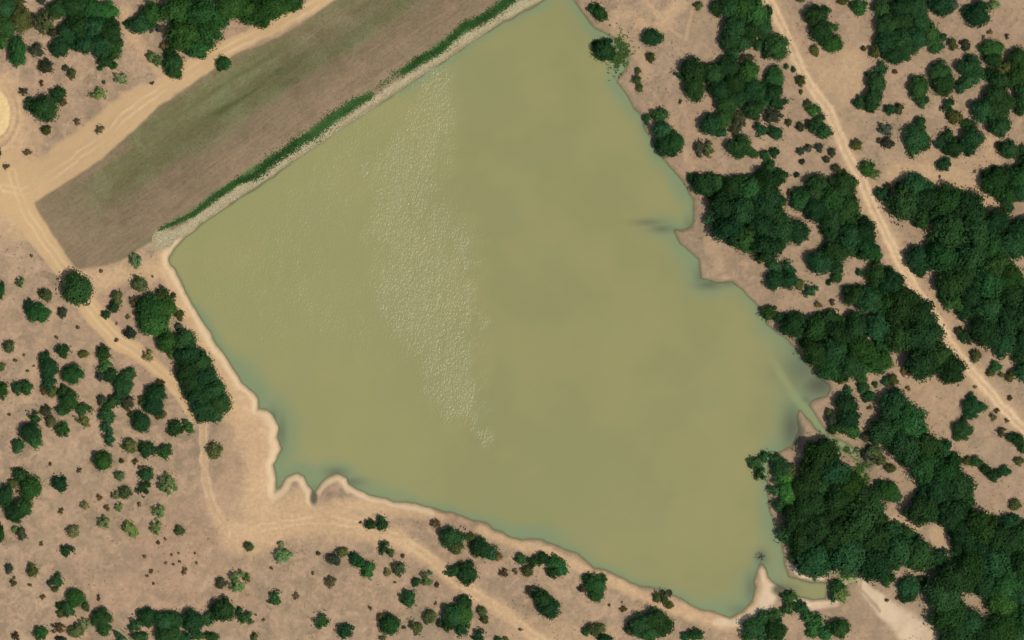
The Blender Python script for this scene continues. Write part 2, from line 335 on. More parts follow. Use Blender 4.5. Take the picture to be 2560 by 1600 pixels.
wn = fbm(WX, WY, .16, 5, 2); wn2 = fbm(WX, WY, .06, 4, 4)
wind = np.maximum.reduce([1.0 * sstep(2.0, -.2, seg_dist(wwx, wwy, [(1085,170),(1075,300),(1015,430),(1010,560),(1050,660),(1080,780),(1110,900),(1170,1000),(1205,1060)], rad=[50,75,100,95,120,110,80,60,40]) + .7 * wn),
    .95 * sstep(1.9, -.1, seg_dist(wwx, wwy, [(1150,590),(1158,680),(1165,800)], rad=[50,60,45]) + .6 * wn),
    .4 * sstep(1.9, -.2, seg_dist(wwx, wwy, [(900,330),(800,480),(720,620),(760,760),(880,820)], rad=[90,130,190,200,150]) + .5 * wn2),
    .3 * sstep(1.7, .0, seg_dist(wwx, wwy, [(520,650),(560,760)], rad=[60,70]) + .5 * wn2), np.full(WX.shape, .12)]) * (1 - .9 * sstep(1130, 1290, WX * 10 + 1280 + 90 * wn + 50 * fbm(WX, WY, .5, 3, 1)))
west = sstep(1230, 900, WX * 10 + 1280)
wi = np.arange(WX.size).reshape(WX.shape)
wq = np.stack([wi[:-1, :-1], wi[1:, :-1], wi[1:, 1:], wi[:-1, 1:]], -1).reshape(-1, 4)
keep = np.max(wd.ravel()[wq], axis=1) > -.5
wq = wq[keep]; u, inv = np.unique(wq, return_inverse=True)
RIPPLE = .27
g = NB('turbid_water'); A = g.attr
r1 = g.noise(.9, 3, .6); r2 = g.noise(.05, 3, .5); r3 = g.noise(2.4, 3, .6)
mp = g.n('ShaderNodeMapping'); mp.inputs['Scale'].default_value = (1.0, .55, 1.0); mp.inputs['Rotation'].default_value = (0, 0, .35); g.l(g.pos(), mp.inputs[0])
rp = g.noise(2.3, 2, .6, vec=mp.outputs[0])
r4 = g.noise(.02, 4, .6, 1.2)
c = g.mix(g.rng(r2, .35, .65), lin(135,132,83), lin(142,136,86))
c = g.mix(g.rng(r4, .42, .62, 0, .55), c, lin(132,133,86))
c = g.mix(g.math('MULTIPLY', A('west'), .5), c, lin(146,142,91))
c = g.mix(g.rng(A('shallow'), .08, .75, 0, .85), c, lin(117,133,95))
c = g.mix(g.rng(A('depth'), 1.1, .2, 0, .4), c, lin(104,104,64))
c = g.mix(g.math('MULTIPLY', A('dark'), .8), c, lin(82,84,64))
c = g.mix(g.math('MULTIPLY', A('chan'), .4), c, lin(138,142,90))
wf = g.math('MULTIPLY', A('wind'), g.rng(g.noise(.3, 4, .65, vec=mp.outputs[0]), .3, .7, .55, 1.15))
bp = g.n('ShaderNodeBump'); bp.inputs['Distance'].default_value = 1.0; bp.inputs['Strength'].default_value = 1.0
g.l(g.math('MULTIPLY', g.math('ADD', rp, g.math('MULTIPLY', r3, .3)), g.math('ADD', g.math('MULTIPLY', wf, RIPPLE), .004)), bp.inputs['Height'])
df = g.n('ShaderNodeBsdfDiffuse'); g.l(c, df.inputs[0])                      # light scattered back by the silt
gl = g.n('ShaderNodeBsdfGlossy'); gl.inputs['Roughness'].default_value = .31; g.l(bp.outputs[0], gl.inputs['Normal'])
fr = g.n('ShaderNodeFresnel'); fr.inputs['IOR'].default_value = 1.45
m1 = g.n('ShaderNodeMixShader'); g.l(fr.outputs[0], m1.inputs[0]); g.l(df.outputs[0], m1.inputs[1]); g.l(gl.outputs[0], m1.inputs[2])
tr = g.n('ShaderNodeBsdfTransparent'); m2 = g.n('ShaderNodeMixShader'); g.l(g.rng(A('depth'), -.1, .75, 0, 1), m2.inputs[0])
g.l(tr.outputs[0], m2.inputs[1]); g.l(m1.outputs[0], m2.inputs[2]); g.l(m2.outputs[0], g.out.inputs[0])
wco = np.stack([WX.ravel(), WY.ravel(), np.zeros(WX.size)], -1)[u]
watt = dict(depth=wd, shallow=shallow, dark=dark, wind=wind, west=west, chan=chan)
o = obj('reservoir_water', mesh_np('reservoir_water', wco, inv.reshape(-1, 4), g.m, {k: v.ravel()[u] for k, v in watt.items()})); tag(o, kind='structure')

# ------------------------------------------------------------------ plant materials
def leaf_mat(name, own=False):
    g = NB(name); oi = g.n('ShaderNodeAttribute', attribute_name='leafcol') if own else g.n('ShaderNodeObjectInfo')
    tint = g.attr('tint')
    hv = g.mix(g.rng(tint, 0, 1), (.66, .72, .66, 1), (1.4, 1.3, 1.3, 1))
    c = g.mix(1.0, oi.outputs['Color'], hv, 'MULTIPLY')
    d = g.n('ShaderNodeBsdfDiffuse'); t = g.n('ShaderNodeBsdfTranslucent'); g.l(c, d.inputs[0]); g.l(c, t.inputs[0])
    m = g.n('ShaderNodeMixShader'); m.inputs[0].default_value = .32; g.l(d.outputs[0], m.inputs[1]); g.l(t.outputs[0], m.inputs[2])
    g.l(m.outputs[0], g.out.inputs[0]); return g.m
LEAF = leaf_mat('foliage'); LEAF2 = leaf_mat('foliage_mixed', True)
def plain(name, col, col2, sc=3.0):
    g = NB(name); c = g.mix(g.rng(g.noise(sc, 4), .3, .7), col, col2)
    b = g.n('ShaderNodeBsdfPrincipled'); g.l(c, b.inputs['Base Color']); b.inputs['Roughness'].default_value = .9
    g.l(b.outputs[0], g.out.inputs[0]); return g.m
BARK = plain('bark', lin(84,70,56), lin(112,96,78), 6); DEAD = plain('dead_wood', lin(70,66,60), lin(104,98,88), 6)

def leaves(centers, normals, size, rng, aspect=1.5):
    n = len(centers); r = rng.normal(size=(n, 3)); nn = normals + .38 * r; nn /= np.linalg.norm(nn, axis=1)[:, None] + 1e-9
    a = np.cross(nn, rng.normal(size=(n, 3))); a /= np.linalg.norm(a, axis=1)[:, None] + 1e-9; b_ = np.cross(nn, a)
    sz = size * rng.uniform(.6, 1.35, (n, 1)); L = a * sz * aspect; Q = b_ * sz
    v = np.stack([centers - L, centers + Q * .8, centers + L, centers - Q * .8], 1).reshape(-1, 3)
    return v
def crown_mesh(name, seed, nblob, nleaf, size, spread=.68, br=(.28, .48), ztop=1.25, shell=.75, flat=.8, stray=.025):
    rng = np.random.default_rng(seed); cs = []; rs = []
    for i in range(nblob):
        ang = i * 2.39996 + rng.normal(0, .35); rr = spread * min(1.06, math.sqrt((i + .3) / nblob) * rng.uniform(.86, 1.08))
        rad = rng.uniform(*br); zc = .55 + (ztop - .85) * (1 - (rr / spread) ** 2) * rng.uniform(.7, 1.1)
        if i % 4 == 3: zc = rng.uniform(.3, .5)
        cs.append((rr * math.cos(ang), rr * math.sin(ang), zc)); rs.append(rad)
    cs = np.array(cs); rs = np.array(rs); pk = rng.choice(nblob, nleaf, p=rs ** 2 / np.sum(rs ** 2))
    d = rng.normal(size=(nleaf, 3)); d[:, 2] = d[:, 2] * .9 + .25; d /= np.linalg.norm(d, axis=1)[:, None]
    rad = rs[pk][:, None] * np.where(rng.random((nleaf, 1)) < shell, rng.uniform(.8, 1.08, (nleaf, 1)), rng.uniform(.2, .8, (nleaf, 1)))
    c = cs[pk] + d * rad * np.array([1, 1, flat]); c[:, 2] = np.maximum(c[:, 2], .08)
    ns = int(nleaf * stray); an = rng.uniform(0, 6.283, ns); rr = rng.uniform(.7, 1.12, ns); c[:ns] = np.stack([rr * np.cos(an), rr * np.sin(an), rng.uniform(.25, .8, ns)], -1)
    dome = c * np.array([1.0, 1.0, 0]) + np.array([0, 0, .62]); dome /= np.linalg.norm(dome, axis=1)[:, None]
    v = leaves(c, .5 * d + .75 * dome, size, rng); f = np.arange(nleaf * 4).reshape(-1, 4)
    bt = rng.uniform(-.24, .24, nblob)
    tint = np.repeat(np.clip(.5 + bt[pk] + rng.normal(0, .1, nleaf), 0, 1), 4)
    return mesh_np(name, v, f, LEAF, dict(tint=tint), smooth=False)
def tube(vs, fs, p, q, r0, r1, n=6):
    p = np.array(p, float); q = np.array(q, float); d = q - p; d /= np.linalg.norm(d) + 1e-9
    a = np.cross(d, [0.3, .9, .2]); a /= np.linalg.norm(a); b_ = np.cross(d, a); base = len(vs)
    for k in range(n): an = 6.2832 * k / n; vs.append(p + r0 * (math.cos(an) * a + math.sin(an) * b_))
    for k in range(n): an = 6.2832 * k / n; vs.append(q + r1 * (math.cos(an) * a + math.sin(an) * b_))
    for k in range(n): fs.append((base + k, base + (k + 1) % n, base + n + (k + 1) % n, base + n + k))
def trunk_mesh(name, seed, mat, limbs=5, top=.8, spread=.55, r=.07, twigs=2):
    rng = np.random.default_rng(seed); vs = []; fs = []
    fork = np.array([rng.uniform(-.05, .05), rng.uniform(-.05, .05), .28]); tube(vs, fs, (0, 0, -.12), fork, r * 1.3, r)
    for i in range(limbs):
        an = 6.283 * (i + rng.uniform(-.3, .3)) / limbs; sp = spread * rng.uniform(.6, 1.1)
        m = fork + np.array([math.cos(an) * sp * .5, math.sin(an) * sp * .5, (top - .28) * .55])
        e = fork + np.array([math.cos(an) * sp, math.sin(an) * sp, (top - .28) * rng.uniform(.8, 1.1)])
        tube(vs, fs, fork - np.array([0, 0, .03]), m, r * .75, r * .5); tube(vs, fs, m, e, r * .5, r * .15)
        for k in range(twigs):
            a2 = an + rng.uniform(-1, 1); e2 = m + np.array([math.cos(a2) * .3, math.sin(a2) * .3, rng.uniform(.1, .3)]); tube(vs, fs, m, e2, r * .3, r * .08, 4)
    return mesh_np(name, np.array(vs), np.array(fs), mat)
DENSE = [crown_mesh('dense_crown', 100 + i, 30 + 5 * (i % 4), 4200, .05, spread=.76 + .03 * (i % 3), br=(.2, .34), shell=.7) for i in range(9)]
OPEN = [crown_mesh('open_crown', 200 + i, 22, 1700, .05, spread=.84, br=(.1, .26), shell=.5) for i in range(6)]
BUSH = [crown_mesh('bush_crown', 300 + i, 16, 1000, .085, spread=.7, br=(.2, .36), ztop=1.1, shell=.65) for i in range(6)]
DRY = [crown_mesh('dry_crown', 400 + i, 9, 300, .10, spread=.7, br=(.2, .36), ztop=1.0, shell=.5) for i in range(5)]
TRUNK = [trunk_mesh('trunk', 500 + i, BARK, 4 + i % 3) for i in range(5)]

TONE = dict(D=(41,70,40), G=(44,77,39), B=(52,92,42), O=(72,82,48), K=(62,70,54), W=(90,82,56), Y=(112,116,76), L=(82,104,62))
TWORD = dict(D='dark green', G='mid green', B='bright green', O='olive', K='grey-green', W='brown dry', Y='pale yellowish', L='light green')
GAIN = dict(D=1.6, G=1.65, B=1.7, O=1.5, K=1.45, W=1.4, Y=1.45, L=1.7)

# ------------------------------------------------------------------ every plant one can pick out: x y rx ry tone (rot), tile units
TILES = dict(A=(0,0), B=(640,0), C=(1280,0), D=(1920,0), E=(0,400), G=(1280,400), H=(1920,400), I=(0,800), K=(1280,800), L=(1920,800),
             M=(0,1200), N=(640,1200), O=(1280,1200), P=(1920,1200))
TREES = dict(
A="""50 80 110 100 D;60 250 100 130 D;30 400 70 80 G;210 190 100 120 O;200 50 110 70 O;430 210 110 120 O;400 20 50 35 K;560 90 110 90 D;720 60 140 90 D;860 80 120 110 G;
1020 120 110 100 B;760 250 130 120 D;920 260 120 110 D;1050 300 110 130 D;640 310 90 100 D;830 420 110 90 D;960 430 120 110 D;1080 450 90 110 D;1000 580 90 80 D;500 310 50 50 K;
710 430 50 60 D;180 490 85 150 G;575 460 90 95 D;355 480 80 70 K;440 635 75 75 K;690 700 45 60 O;625 650 35 35 K;400 790 25 35 W;430 1030 130 130 D;310 1000 70 90 D;560 890 80 85 D;
605 960 40 50 W;445 1235 50 50 O;735 1155 40 35 W;945 900 75 90 L;1150 740 85 70 Y;950 1230 50 45 W;265 1440 50 35 W;1330 230 100 90 D;1440 130 90 110 G;1420 250 80 80 K;
1210 230 40 50 D;1680 120 150 160 G;1900 130 180 170 G;1760 330 170 160 G;1950 320 160 150 G;1880 450 130 100 G;2060 180 110 130 G;2190 60 150 120 G;2360 110 130 120 G;1560 440 45 45 W;
1440 540 55 60 L;1500 575 55 55 L;1650 610 95 130 D 10;1610 500 70 60 D;2115 600 75 75 G;1500 270 35 40 K;985 780 20 20 K;950 650 30 25 G;1080 620 40 40 G;0 1440 18 60 G;1440 790 30 20 W;
1640 380 60 90 D;230 870 50 40 W""",
B="60 120 130 140 G;200 60 150 120 G;340 30 110 90 G;80 220 60 50 D",
C="""830 130 100 70 G -20;755 85 50 50 D;1335 360 100 85 D;1310 545 45 55 O;1190 670 30 35 O;1180 760 45 50 O;1205 835 35 50 O;1760 55 45 50 O;870 480 105 100 D;920 390 35 42 D;
800 420 45 50 D;1590 965 20 30 O;1400 1090 80 90 D;1275 1130 35 65 D;1420 1230 90 90 D;1540 1340 85 100 G;1430 1370 75 110 D;1490 1430 80 60 D;1710 670 110 120 D;1720 830 100 140 D;
1640 740 60 130 D;1900 700 110 110 D;2040 640 110 110 D;1960 850 110 100 D;2100 780 110 110 D;2230 680 100 110 G;2260 850 110 120 D;2120 930 100 90 D;2370 900 90 120 D;2020 1000 100 110 D;
1880 1180 110 100 D;1990 1130 90 90 D;2150 1130 80 100 K;2280 1040 100 90 D;2340 1230 80 90 D;2110 1240 60 60 K;2150 1390 120 110 D;1850 1410 80 90 O;1765 1410 40 90 K;1960 1250 80 60 D;
2390 1470 50 60 D;2280 1460 60 50 D;1930 80 60 90 D;2060 70 110 110 D;2180 80 120 110 G;2300 130 120 130 G;2120 260 120 120 D;2260 300 120 120 D;2050 400 90 110 D;2180 400 100 90 D;
2370 270 80 110 D;2330 430 60 60 D;2090 520 70 70 D;2400 480 40 80 D;2220 570 80 60 K""",
D="""10 120 35 80 D;80 450 120 120 D;10 480 60 110 D;60 740 90 110 G;40 900 90 120 D;110 980 70 110 D;40 1100 80 100 K;60 1260 70 100 D;60 1440 50 60 D;450 150 110 95 D;540 130 80 80 D;
490 290 100 100 D;590 280 80 90 D;600 410 100 90 G;440 480 45 60 O;310 10 50 18 O;700 20 60 35 O;860 75 85 80 G;800 50 40 40 D;1080 90 95 90 D;1250 80 120 110 D;1380 60 110 120 D;
1130 230 110 110 D;1270 210 110 100 D;1430 220 90 110 D;1120 390 110 110 D;1260 380 120 110 D;1400 360 120 120 D;1520 330 100 110 D;1180 520 120 90 D;1300 480 100 90 D;1580 440 80 80 D;
1010 490 60 80 O;1620 50 120 110 D;1720 60 80 90 K;1060 650 80 90 D;1020 780 85 110 D;990 930 85 110 D;860 980 65 75 D;970 1020 70 60 D;920 700 20 25 D;1650 360 40 40 D;1740 430 60 60 O;
1860 430 60 60 K;1980 140 115 120 D;1890 130 70 90 D;2130 50 60 50 L;2090 310 30 35 W;2250 350 25 30 W;2030 355 22 22 W;2110 470 110 80 G;2120 560 90 90 D;2040 480 50 60 D;1415 830 95 120 D -15;
1450 950 70 80 D;1620 680 100 100 D;1650 800 110 110 D;1900 640 120 110 D;1880 770 100 80 D;1810 820 80 70 D;1960 730 80 100 D;2350 560 90 110 D;2250 650 100 90 O;2350 720 100 130 D;
2400 880 80 130 D;2200 770 110 100 D;2100 720 60 80 D;2140 900 110 100 D;2020 1050 110 110 D;2150 1050 120 120 D;2240 970 90 100 D;2180 1200 110 100 D;2370 1040 60 70 D;1700 1000 80 90 D;
1760 1110 70 90 O;1150 1040 60 55 D;1230 1030 60 60 O;1110 1220 90 75 K;1130 1360 65 65 K;1050 1330 30 30 K;1430 1180 80 80 D;1390 1300 120 110 D;1370 1420 95 80 D;1470 1360 70 80 D;
1690 1300 100 80 D;1620 1350 90 70 D;1750 1400 100 90 D;1880 1170 70 100 D;1920 1310 110 110 D;1890 1430 70 60 D;2270 1420 100 85 D;2180 1390 40 50 O;2400 1430 30 80 D;305 765 50 60 O;
170 630 25 30 D;240 660 25 35 D;310 870 20 30 O;370 990 45 50 O;430 1040 70 70 G;490 1150 80 90 D;530 1250 80 70 D;430 1190 80 70 D;300 1200 40 50 K;195 1160 35 40 O;830 1375 60 60 O;
310 1430 45 40 K;380 1400 50 40 K;480 1400 45 50 K;600 1440 40 50 K;550 1500 40 25 K;1195 680 28 25 W;900 465 28 30 O""",
E="""70 65 35 35 W;15 1240 45 90 G;195 1150 45 55 L;440 1280 60 75 O 30;740 1215 145 150 D;280 1380 55 70 D;370 1450 110 90 G;600 1440 50 60 K;1290 950 58 80 L;1320 1175 85 80 O;1110 1310 75 80 O;
1080 1390 70 60 D;1010 1460 50 45 D;1280 1340 50 60 W;1540 1280 80 90 O;1430 1390 130 120 G;1560 1400 110 120 G;1390 1490 100 90 G;1640 1280 30 30 K;1700 1470 50 60 O;300 905 14 20 W;
960 1050 20 20 W;1445 1100 16 16 W;1210 1480 25 30 W""",
H="""60 1010 80 90 D;180 1020 100 80 D;60 1140 90 90 D;190 1130 90 90 D;290 1180 60 60 O;400 1240 90 70 D;480 1370 40 50 W;605 1345 35 35 W;250 1450 35 35 W;570 1160 25 35 D;550 10 40 20 K;
320 20 30 30 K;640 80 50 45 K;700 130 45 45 O;930 80 80 85 G;1000 140 55 55 L;270 140 30 30 D;210 310 35 40 K;1620 160 12 20 W;1950 110 20 20 W;1660 40 90 70 D;1070 330 70 70 D;
1130 260 45 45 K;860 1060 35 40 D;0 1440 80 90 G""",
I="""1460 40 140 110 G;1580 200 90 110 G;1750 190 110 110 D;1780 330 120 110 D;1640 310 70 70 L;1900 400 120 110 D;1770 480 110 110 D;1950 540 110 110 D;1820 600 120 110 D;2030 650 110 110 D;
1880 720 120 110 D;2080 790 110 110 D;1930 850 120 110 D;2040 900 100 80 D;1690 60 40 40 K;1235 130 65 65 K;95 255 55 65 O;600 295 75 75 D;795 320 55 40 O;25 440 40 45 O;700 510 100 90 G;
430 370 55 80 D;480 460 85 110 D;470 590 70 80 D;425 660 40 50 W;500 680 50 60 O;980 310 75 85 D;1000 430 80 90 G;1050 520 80 80 D;960 530 50 50 K;1220 520 90 70 D;1170 620 90 90 D;
1140 720 90 80 D;1060 780 80 90 D;970 760 50 60 K;1020 900 80 100 D;1030 1020 75 90 D;1040 1120 80 80 D;1210 780 70 80 K;1410 330 50 70 Y;1480 700 100 100 D;1450 800 100 90 D;1520 605 50 45 W;
1360 770 50 60 O;1520 890 60 50 O;1340 960 90 95 D;1250 900 40 40 O;30 660 60 90 G;170 640 60 70 D;260 640 60 80 D;610 690 70 80 D;660 760 90 100 D;600 850 70 60 D;790 830 80 100 D;
800 950 75 80 O;440 860 60 60 K;340 930 75 80 D;490 960 60 60 O;600 1030 85 80 G;300 1060 100 90 D;330 1130 100 80 G;180 1190 70 75 D;1660 1020 80 90 D;1780 1010 80 75 G;1235 1185 75 75 O;
1400 1220 85 95 D;1560 1240 80 85 D;2030 1230 80 88 O;980 1330 90 95 G;1285 1340 35 35 W;1155 1330 28 28 O;755 1420 30 30 W;200 1460 80 70 D;1135 1470 55 50 L;1390 1460 80 75 D;
1360 1400 50 40 W;740 70 18 22 W;1105 190 22 25 W;150 380 18 24 W;230 330 18 18 W;265 480 16 20 W;325 435 14 20 W;95 890 20 20 W;540 165 18 24 W;1105 35 16 16 W;480 1360 16 24 W""",
K="2290 1350 80 70 D;2380 1290 60 60 D;2350 1450 80 80 D",
L="""60 1320 80 90 D;130 1400 90 90 D;90 1480 100 80 G;200 1420 70 70 O;180 1500 90 80 B;1800 110 40 50 K;1840 150 60 70 D;1900 180 50 60 K;1960 340 60 70 O;2150 440 65 60 G;2280 530 50 60 O;
2200 520 30 30 O;2100 500 50 40 O;1920 740 50 60 D;1930 830 90 90 D;2020 820 60 50 G;1900 900 60 50 D;1840 1040 90 90 D;1840 960 40 60 K;1790 1080 50 70 D;2120 920 40 45 W;2160 860 35 30 W;
2200 1060 60 50 W;2290 1110 50 50 D;2350 1130 70 70 D;2400 1200 50 60 D;2250 950 30 25 W;2370 1330 50 50 O;1880 1330 50 50 O;1960 1340 70 60 D;2050 1400 60 50 D;2130 1460 80 70 D;2230 1430 70 60 D;
2280 735 25 30 W;1955 630 20 25 W;1325 645 28 28 W;1300 490 50 55 W;1180 570 65 60 O;1010 610 30 35 D;1110 580 50 50 D;740 700 90 70 D;740 800 110 100 D;760 920 110 100 D;720 1020 100 80 D;
800 1050 90 80 G;600 930 60 80 K;610 1030 50 60 D;580 870 45 40 O;900 640 70 60 D;880 560 60 60 D;950 720 70 60 D;960 830 30 30 W;940 1100 80 60 K;1000 1240 90 80 O;1050 1310 90 70 O;
920 1270 40 60 K;1150 1400 60 50 O""",
M="""300 80 105 110 G;230 250 90 90 D;160 310 95 90 D;60 150 80 110 D;140 30 60 50 O;570 30 80 90 D;1370 70 90 80 D;1590 40 90 110 L;1190 115 65 65 O;1100 140 40 50 Y;1130 250 42 48 L;945 165 35 35 W;
1020 260 35 35 W;810 240 45 45 Y;585 290 30 35 W;990 395 65 65 L;700 485 65 65 Y;1240 460 75 100 L;1510 300 62 75 L;1480 440 58 75 L;1705 475 60 55 O;15 500 45 100 G;215 510 60 65 K;150 460 35 35 L;
395 600 25 30 W;640 655 75 82 D -30;95 835 45 55 K;320 850 60 75 O;550 940 60 75 D;480 970 30 40 K;530 1030 40 30 O;290 990 16 25 W;140 920 20 20 W;130 970 40 40 W;415 1105 35 30 W;
730 1110 90 90 G;650 1220 90 85 D;570 1180 40 40 D;575 1260 45 40 O;820 1190 40 50 O;970 1300 95 95 D;990 1400 70 80 G;400 1440 80 80 G;560 1395 75 50 W;730 1420 90 85 O;810 1350 60 60 Y;
580 1500 60 30 K;160 1480 40 50 W;940 1110 22 35 W;1290 1370 95 80 D;1400 1290 90 90 D;1560 1330 110 100 D;1660 1330 90 100 D;1600 1450 120 100 D;1330 1480 90 50 D;1150 1500 100 60 D;
1740 1480 80 50 D;1830 1330 100 110 D;1950 1310 90 90 D;2040 1260 80 80 D;2120 1220 110 110 D;1850 1450 100 80 D;2000 1480 80 50 D;2320 1300 85 95 D;2265 1235 40 50 D;2410 1480 40 50 O;
2090 970 50 60 K;2250 960 85 110 L;2335 930 40 50 L;2355 630 50 50 O;1500 590 20 22 W;1690 690 16 16 W;1625 705 15 16 W;1700 770 18 18 W;1570 780 16 18 W;1640 795 16 18 W;1860 780 16 16 W;
1750 860 30 45 W;1430 860 30 24 W;1395 905 18 20 W;1455 975 18 14 W;1370 720 24 20 W;1320 230 24 26 W;1565 555 14 20 W;1845 690 12 14 W""",
N="""1080 420 60 55 D;1195 410 65 80 D;990 400 18 20 K;255 710 75 95 L;240 610 40 40 Y;740 745 75 60 K;820 680 62 50 O;935 740 60 70 D;990 780 60 60 G;1060 850 85 90 G;1225 640 85 75 D;
1275 690 40 45 O;1350 835 70 75 O;1245 870 40 45 Y;705 960 55 65 W;1390 715 22 25 W;590 690 25 25 W;175 1115 80 90 D;620 1325 90 90 D;845 1420 85 90 D;380 1090 35 45 W;1080 1210 20 30 W;
1440 1120 95 85 D;1510 960 40 50 D;1615 930 70 75 L;1710 990 25 30 W;1645 1285 70 75 O;1180 1300 40 45 O;1270 1360 95 100 G;1510 1395 75 90 O;1400 1390 25 25 K;1700 410 50 45 W;
1830 540 90 100 D;1930 560 80 100 D;1890 640 70 70 O;2030 540 40 50 O;2120 640 90 100 D;2220 690 80 90 D;2290 720 45 50 W;1880 860 65 100 D;2000 880 100 110 D;2345 870 45 50 W;
1970 1150 100 80 D;1870 1270 110 110 D;1960 1260 90 100 G;1940 1390 95 80 G;1820 1360 70 70 D;1740 1350 40 45 K;2135 1240 50 55 O;2160 1310 42 50 O;2100 1470 90 80 D;2290 1500 45 30 D;
2360 1500 35 25 O;1200 1490 40 25 O;150 830 20 22 W;1700 1165 26 18 W;1315 965 14 20 W;75 1320 20 20 W;540 880 18 22 W""",
O="""80 740 55 60 D;210 770 80 80 D;290 730 60 60 D;150 860 60 60 O;400 780 90 80 G;390 870 80 60 D;470 830 70 80 G;35 860 30 35 W;290 1120 110 80 D -40;350 1210 110 95 D;210 1050 80 60 K;
790 1000 100 100 G;730 930 70 60 D;800 1090 80 70 D;660 1030 40 40 K;860 930 40 50 D;1050 1215 45 35 W;920 1180 16 18 W;1040 1155 14 14 W;1340 1320 110 110 D;1210 1370 110 110 D;
1420 1370 110 120 D;1300 1440 110 80 D;1110 1400 50 70 K;1370 1110 40 60 O;1440 1110 40 80 O;1490 1180 40 40 O;1490 1065 25 40 K;770 1410 80 70 O;840 1400 50 60 O;700 1430 40 50 D;
880 1490 90 40 D;1730 1460 90 60 G;1640 1480 50 50 D;85 1410 18 30 W;2280 1400 110 100 D;2370 1300 80 90 D;2230 1480 110 70 D;2380 1460 90 90 D""",
P="""80 100 80 90 G;190 130 80 110 B;120 240 80 70 D;650 1000 75 70 G;690 1080 80 90 L;615 1080 40 80 D;200 1100 80 70 D;190 1210 90 90 D;310 1200 80 70 D;370 1290 100 80 G;450 1330 90 90 G;
420 1420 90 80 G;60 1290 90 90 D;70 1420 100 110 D;600 1390 90 80 D;680 1400 95 90 D;540 1450 80 70 G;1130 100 100 100 G;1060 60 60 80 D;1200 160 70 70 D;1335 1010 110 100 D;1320 1100 90 60 D;
1220 1110 20 25 W;1450 950 60 50 O;1120 1135 20 20 W;870 20 50 60 G;2330 230 60 60 O""")
# closed stands, filled crown by crown: label, polygon, mean radius (px), tones
STANDS = [
 ('the creek mouth grove', 'trees of the creek grove', [(2010,1104),(2052,1099),(2079,1117),(2121,1149),(2138,1185),(2147,1216),(2185,1234),(2211,1266),(2232,1306),(2290,1327),(2312,1359),(2364,1380),(2386,1412),(2317,1417),(2237,1425),(2232,1459),(2198,1462),(2171,1449),(2137,1430),(2105,1412),(2068,1440),(2003,1436),(1965,1385),(1943,1318),(1960,1279),(1986,1253),(1994,1200),(1999,1157)], 41, 'DDDDDDG'),
 ('the lower right corner wood', 'trees of the lower right wood', [(2192,980),(2264,975),(2285,1017),(2312,1046),(2325,1083),(2338,1094),(2370,1099),(2396,1133),(2404,1170),(2420,1210),(2440,1260),(2480,1285),(2530,1290),(2585,1310),(2585,1615),(2343,1615),(2333,1576),(2328,1544),(2335,1510),(2320,1485),(2325,1440),(2386,1410),(2378,1385),(2375,1315),(2303,1311),(2280,1290),(2270,1225),(2300,1205),(2290,1180),(2250,1160),(2225,1140),(2195,1104),(2187,1065)], 41, 'DDDDDDG'),
 ('the stand along the right shore', 'trees between right shore and track', [(1898,766),(1925,765),(1955,785),(2010,800),(2040,782),(2085,778),(2125,795),(2175,800),(2198,775),(2200,745),(2270,725),(2300,745),(2338,800),(2343,840),(2368,876),(2395,888),(2400,920),(2404,962),(2370,968),(2352,950),(2348,914),(2330,912),(2315,930),(2286,936),(2268,915),(2266,892),(2310,880),(2300,870),(2258,876),(2225,882),(2222,912),(2218,938),(2195,942),(2150,930),(2140,948),(2105,958),(2065,942),(2052,935),(2052,908),(2015,895),(2003,870),(1996,852),(1975,832),(1945,812)], 37, 'DDDDGGDD'),
 ('the clump left of the middle track', 'trees along the left verge of the track', [(2097,715),(2126,717),(2158,717),(2166,672),(2232,665),(2248,712),(2275,750),(2300,785),(2200,780),(2198,765),(2153,770),(2131,757),(2100,738)], 33, 'DDDG'),
 ('the belt left of the track', 'trees of the belt left of the track', [(2010,442),(2058,448),(2125,442),(2135,463),(2134,506),(2144,527),(2166,548),(2177,572),(2198,612),(2206,651),(2206,662),(2153,657),(2137,633),(2103,651),(2110,691),(2103,707),(2084,704),(2076,678),(2047,694),(2026,691),(2018,659),(2034,638),(2044,620),(2076,604),(2052,580),(2050,559),(2021,548),(1983,506),(1991,487),(2010,479)], 33, 'DDDDDDG'),
 ('the thicket above the sand spit', 'trees of the thicket above the sand spit', [(1717,440),(1735,437),(1756,434),(1783,426),(1822,440),(1836,450),(1888,434),(1899,416),(1915,398),(1946,413),(1981,434),(1986,453),(1949,469),(1946,490),(1968,495),(1965,532),(1989,559),(2013,569),(2010,596),(1999,617),(1973,590),(1960,612),(1954,638),(1928,643),(1915,654),(1896,646),(1873,638),(1862,628),(1830,620),(1806,604),(1796,583),(1769,569),(1764,527),(1783,506),(1769,495),(1740,490),(1724,469)], 35, 'DDDDDDG'),
 ('the wood right of the track', 'trees of the wood right of the track', [(2232,458),(2264,450),(2290,442),(2317,448),(2343,474),(2364,469),(2386,477),(2409,482),(2449,501),(2462,524),(2494,532),(2515,548),(2536,553),(2585,548),(2585,638),(2523,643),(2515,654),(2547,665),(2542,691),(2585,717),(2585,960),(2555,956),(2530,900),(2512,885),(2476,866),(2440,845),(2423,800),(2383,778),(2354,760),(2333,733),(2317,694),(2349,702),(2343,678),(2333,675),(2312,696),(2285,694),(2261,665),(2261,633),(2272,606),(2317,612),(2319,596),(2335,567),(2349,559),(2327,556),(2312,575),(2293,572),(2280,548),(2277,532),(2251,538),(2232,532)], 39, 'DDDDDDG'),
 ('the right edge block', 'trees at the right edge', [(2452,434),(2470,421),(2489,416),(2523,419),(2547,403),(2585,395),(2585,500),(2534,506),(2528,530),(2512,530),(2502,506),(2470,479),(2452,463)], 28, 'DDG'),
]
